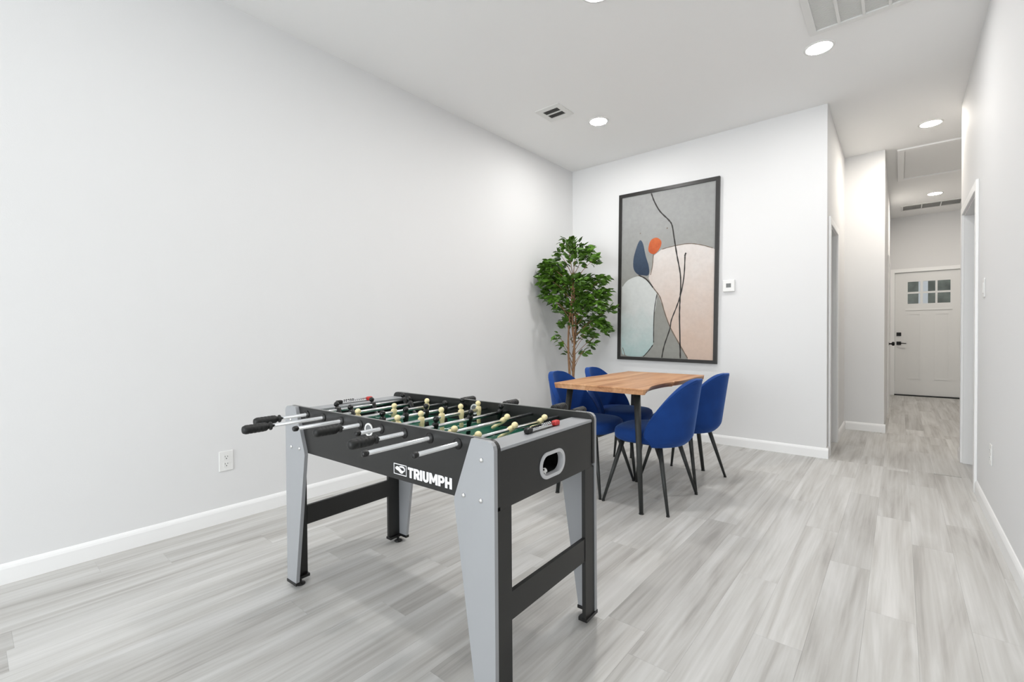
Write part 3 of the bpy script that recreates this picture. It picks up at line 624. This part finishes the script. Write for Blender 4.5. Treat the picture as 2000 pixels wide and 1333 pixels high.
# ------------------------------------------------------------------ velvet chairs
def make_chair():
    c = thing('dining_chair', '', 'chair')
    # shell: an elliptic trough trimmed to an egg-shaped outline, padded
    NY = 16; a, b = .234, .270; z0, z1 = .388, .808; zk = .46
    rows = [(z0+(zk-z0)*q/5, .190+.038*math.sin(math.pi/2*q/5)) for q in range(5)]
    for q in range(15):
        f_ = math.radians(86*q/14); rows.append((zk+(z1-zk)*math.sin(f_), .228*max(math.cos(f_), .05)**.70))
    NZ = len(rows)-1
    bm = bmesh.new(); grid = []
    for i, (z, hw) in enumerate(rows):
        tt = (z-z0)/(z1-z0); row = []
        xb = -.248-.062*tt+(.05*(1-i/5)**2 if i < 5 else 0)
        for j in range(NY+1):
            s = math.sin((-1+2*j/NY)*math.pi/2); y = s*hw; q = min(.985, abs(y)/a)
            row.append(bm.verts.new((xb+b*(1-math.sqrt(1-q*q)), y, z)))
        grid.append(row)
    for i in range(NZ):
        for j in range(NY): bm.faces.new((grid[i][j], grid[i][j+1], grid[i+1][j+1], grid[i+1][j]))
    bmesh.ops.recalc_face_normals(bm, faces=bm.faces)
    if sum(f.normal.x for f in bm.faces) < 0: bmesh.ops.reverse_faces(bm, faces=bm.faces)
    bm.normal_update()
    rim = [(v.co.copy(), v.normal.copy()) for v in [grid[i][0] for i in range(1, NZ+1)]+grid[NZ][1:-1:4]+[grid[i][NY] for i in range(NZ, 0, -1)]]
    me = bpy.data.meshes.new('backrest'); bm.to_mesh(me); bm.free()
    for p in me.polygons: p.use_smooth = True
    o = obj('backrest', me, M_VELVET, c)
    so = o.modifiers.new('pad', 'SOLIDIFY'); so.thickness = .036; so.offset = 0
    sb = o.modifiers.new('round', 'SUBSURF'); sb.levels = 2; sb.render_levels = 2
    cen = Vector((-.2, 0, .60)); bm = bmesh.new(); pts = []
    for p, nv in rim:
        ins = (cen-p); ins -= nv*ins.dot(nv); pts.append(p-nv*.0158+ins.normalized()*.012)
    tube(bm, pts, .0030, 6); obj('piping', bm, M_VELVET, o, True)
    # seat cushion
    bm = bmesh.new(); n = 40; rings = []
    for z, k_ in ((.398, .80), (.400, .90), (.408, .965), (.425, .995), (.450, 1.0), (.468, .975), (.480, .90), (.486, .74), (.488, .45), (.489, .15)):
        ring = []
        for i in range(n):
            q = 2*math.pi*i/n; cx, sx_ = math.cos(q), math.sin(q); e = 2/2.9
            X = math.copysign(abs(cx)**e, cx)*(.212 if cx > 0 else .235); Y = math.copysign(abs(sx_)**e, sx_)*.226
            if X > 0: Y *= 1-.06*(X/.21)**2
            ring.append(bm.verts.new((X*k_, Y*k_*(1 if abs(X*k_) >= 0 else 1), z)))
        rings.append(ring)
    for p, q in zip(rings, rings[1:]):
        for i in range(n): bm.faces.new((p[i], p[(i+1) % n], q[(i+1) % n], q[i]))
    bm.faces.new(rings[0]); bm.faces.new(rings[-1])
    obj('seat', bm, M_VELVET, c, True)
    bm = bmesh.new(); box(bm, -.15, .16, -.16, .16, .386, .398, .003); obj('base_plate', bm, M_LEGM, c)
    for sx in (-1, 1):
        for sy in (-1, 1):
            fx, fy, tx, ty = sx*.215, sy*.248, sx*.125, sy*.150
            bm = bmesh.new(); tube(bm, [(fx, fy, .006), (tx, ty, .392)], [.0085, .0165], 14); l = obj('leg', bm, M_LEGM, c, True)
            bm = bmesh.new(); lathe(bm, [(.0105, 0), (.0105, .006), (.009, .008)], 12, 'z', (fx, fy, 0)); obj('foot_pad', bm, M_BLK2, l)
    return c
def copy_tree(o, parent=None):
    c = o.copy(); col.objects.link(c); c.parent = parent
    for ch in list(o.children): copy_tree(ch, c)
    return c
proto = make_chair()
spots = [(-1.267, 2.936, 180, 'blue velvet chair with its back to us, nearest on the right side of the table'), (-1.250, 3.482, 174, 'blue velvet chair on the right side of the table, farther one beside the painting wall'),
         (-1.724, 2.944, 0, 'blue velvet chair on the left side of the table, nearer to the foosball table'), (-1.724, 3.470, 0, 'blue velvet chair on the left side of the table, farther one near the plant')]
for i, (x, y, rz, lab) in enumerate(spots):
    c = proto if i == 0 else copy_tree(proto)
    c.location = (x, y, 0); c.rotation_euler = (0, 0, math.radians(rz)); tag(c, lab, 'chair', 'blue velvet dining chairs')

# ------------------------------------------------------------------ potted ficus
RP = Vector((0.767, 0.642, 0)); FP = Vector((-.642, .767, 0))            # across and along the corner's diagonal
ft = thing('potted_ficus', 'tall leafy green ficus plant with slim trunks in the room corner', 'plant', (-2.70, 4.22, 0))
bm = bmesh.new(); lathe(bm, [(.11, 0), (.125, .01), (.155, .24), (.165, .26), (.165, .275), (.150, .275), (.145, .24)], 28); obj('pot', bm, M_POT, ft, True)
bm = bmesh.new(); lathe(bm, [(.144, .235), (.10, .25), (.02, .255)], 24); obj('soil', bm, M_SOIL, ft, True)
for k_, (o1, ph) in enumerate(((-.045, 0), (.03, 2.1), (.012, 4.2))):
    pts, rr = [], []
    for i in range(15):
        u = i/14; z = .24+1.50*u
        tw = .014*math.sin(u*9+ph); pts.append(RP*(o1*(1-.6*u)+tw+.02*u)+FP*(.014*math.cos(u*9+ph))+Vector((0, 0, z))); rr.append(.0155*(1-.62*u))
    bm = bmesh.new(); tube(bm, pts, rr, 9); obj('trunk', bm, M_STEM, ft, True)
def leafmesh(seed):
    r = random.Random(seed); L, Wl = .074, .038; bm = bmesh.new()
    n = 6; mid, lt, rg = [], [], []
    for i in range(n+1):
        u = i/n; wv = Wl*.5*(math.sin(math.pi*min(1, u*1.02+.02))**.8)*(1.15-.45*u) if 0 < i < n else 0
        drop = -.016*u*u*r.uniform(.6, 1.5)
        mid.append(bm.verts.new((u*L, 0, drop-.002)))
        if wv: lt.append(bm.verts.new((u*L, wv, drop+.004))); rg.append(bm.verts.new((u*L, -wv, drop+.004)))
    for i in range(n-1):
        if i == 0: bm.faces.new((mid[0], mid[1], lt[0])); bm.faces.new((mid[0], rg[0], mid[1]))
        if i < n-2: bm.faces.new((mid[i+1], mid[i+2], lt[i+1], lt[i])); bm.faces.new((mid[i+1], rg[i], rg[i+1], mid[i+2]))
    bm.faces.new((mid[n-1], mid[n], lt[-1])); bm.faces.new((mid[n-1], rg[-1], mid[n]))
    me = mesh(bm, 'leaf', True); me.materials.append(M_LEAF); return me
LEAVES = [leafmesh(s) for s in range(4)]
# clumps: (across m, height m, half width, half height, leaves), across measured from the trunk line
def px2(xc, yc): return ((xc-420)/952*200*.00560, 2.09-(yc-95)/1333*280*.00560*.985)
clumps = [(380, 150, 70, 60, 26), (470, 185, 90, 80, 44), (560, 220, 70, 70, 30), (450, 300, 90, 60, 22), (600, 290, 60, 40, 18), (330, 210, 50, 50, 14),
          (230, 330, 90, 60, 40), (320, 370, 90, 80, 48), (200, 430, 80, 70, 40), (290, 500, 110, 80, 54), (180, 570, 60, 50, 20), (250, 640, 70, 50, 26),
          (400, 480, 90, 70, 44), (520, 470, 70, 60, 30), (610, 470, 90, 60, 40), (700, 450, 80, 30, 16), (430, 610, 110, 80, 56), (440, 540, 100, 90, 40), (470, 680, 110, 90, 40), (640, 800, 100, 60, 26), (300, 430, 120, 100, 36), (560, 590, 100, 70, 48), (680, 590, 90, 60, 40),
          (360, 720, 80, 60, 30), (480, 730, 100, 70, 46), (610, 710, 90, 60, 38), (740, 740, 70, 24, 12), (430, 820, 80, 60, 30), (380, 880, 50, 40, 14),
          (520, 850, 70, 60, 24), (630, 860, 80, 50, 36), (700, 930, 60, 40, 18), (560, 950, 80, 50, 20), (470, 980, 50, 60, 12), (300, 980, 45, 40, 7), (340, 1050, 40, 35, 5), (590, 1050, 50, 40, 8), (520, 1130, 50, 40, 6), (390, 1140, 20, 20, 2)]
rl = random.Random(21); items = []; base_w = Vector((-2.70, 4.22, 0))
for (xc, yc, wx, wz, nn) in clumps:
    ax, z = px2(xc, yc); sx_ = wx/952*200*.0056; sz = wz/1333*280*.0056
    dep0 = rl.uniform(-.13, .13)*(1 if abs(ax) < .3 else .5)
    cpos = RP*ax+FP*dep0+Vector((0, 0, z))
    zb = max(.55, min(1.70, z-.18-.3*abs(ax))); start = RP*(.02*(zb-.24)/1.5)+Vector((0, 0, zb))
    bm = bmesh.new(); tube(bm, [start, start.lerp(cpos, .5)+Vector((0, 0, .02)), cpos], [.0045, .003, .0015], 6); obj('branch', bm, M_STEM, ft, True)
    for _ in range(int(nn*1.55)):
        while True:
            u = Vector((rl.uniform(-1, 1), rl.uniform(-1, 1), rl.uniform(-1, 1)))
            if u.length < 1: break
        p = cpos+RP*u.x*sx_+FP*u.y*.10+Vector((0, 0, u.z*sz))
        out = (p-Vector((0, 0, z-.12))); out.z *= .6
        if out.length < .01: out = RP.copy()
        out = out.normalized()+Vector((rl.uniform(-.7, .7), rl.uniform(-.7, .7), rl.uniform(-.75, .35)))
        tip = base_w+p+out.normalized()*.07
        if tip.x < XL+.02 or tip.y > YB-.02 or (base_w+p).x < XL+.03 or (base_w+p).y > YB-.03: out = -FP*1.0+RP*rl.uniform(-.3, .6)+Vector((0, 0, rl.uniform(-.5, .3)))
        wp = base_w+p
        if wp.x < XL+.05: p.x += XL+.05-wp.x
        if wp.y > YB-.06: p.y -= wp.y-(YB-.06)
        items.append((p, out.normalized(), rl.uniform(.8, 1.2), rl.uniform(-1.3, 1.3)))
items.sort(key=lambda it: it[0].dot(FP))         # the ones facing the room first
rest = bmesh.new()
for i, (p, dvec, sc, roll) in enumerate(items):
    q = dvec.to_track_quat('X', 'Z') @ Euler((roll, 0, 0)).to_quaternion()
    if i < 300:
        o = obj('leaf', LEAVES[i % 4], None, ft, loc=p); o.rotation_euler = q.to_euler(); o.scale = (sc, sc, sc)
    else:
        n0 = len(rest.verts); rest.from_mesh(LEAVES[i % 4]); rest.verts.ensure_lookup_table()
        bmesh.ops.transform(rest, matrix=Matrix.Translation(p) @ q.to_matrix().to_4x4() @ Matrix.Scale(sc, 4), verts=rest.verts[n0:])
me = bpy.data.meshes.new('inner_leaves'); rest.to_mesh(me); rest.free()
for p in me.polygons: p.use_smooth = True
o = obj('inner_leaves', me, M_LEAF, ft); o['kind'] = 'stuff'
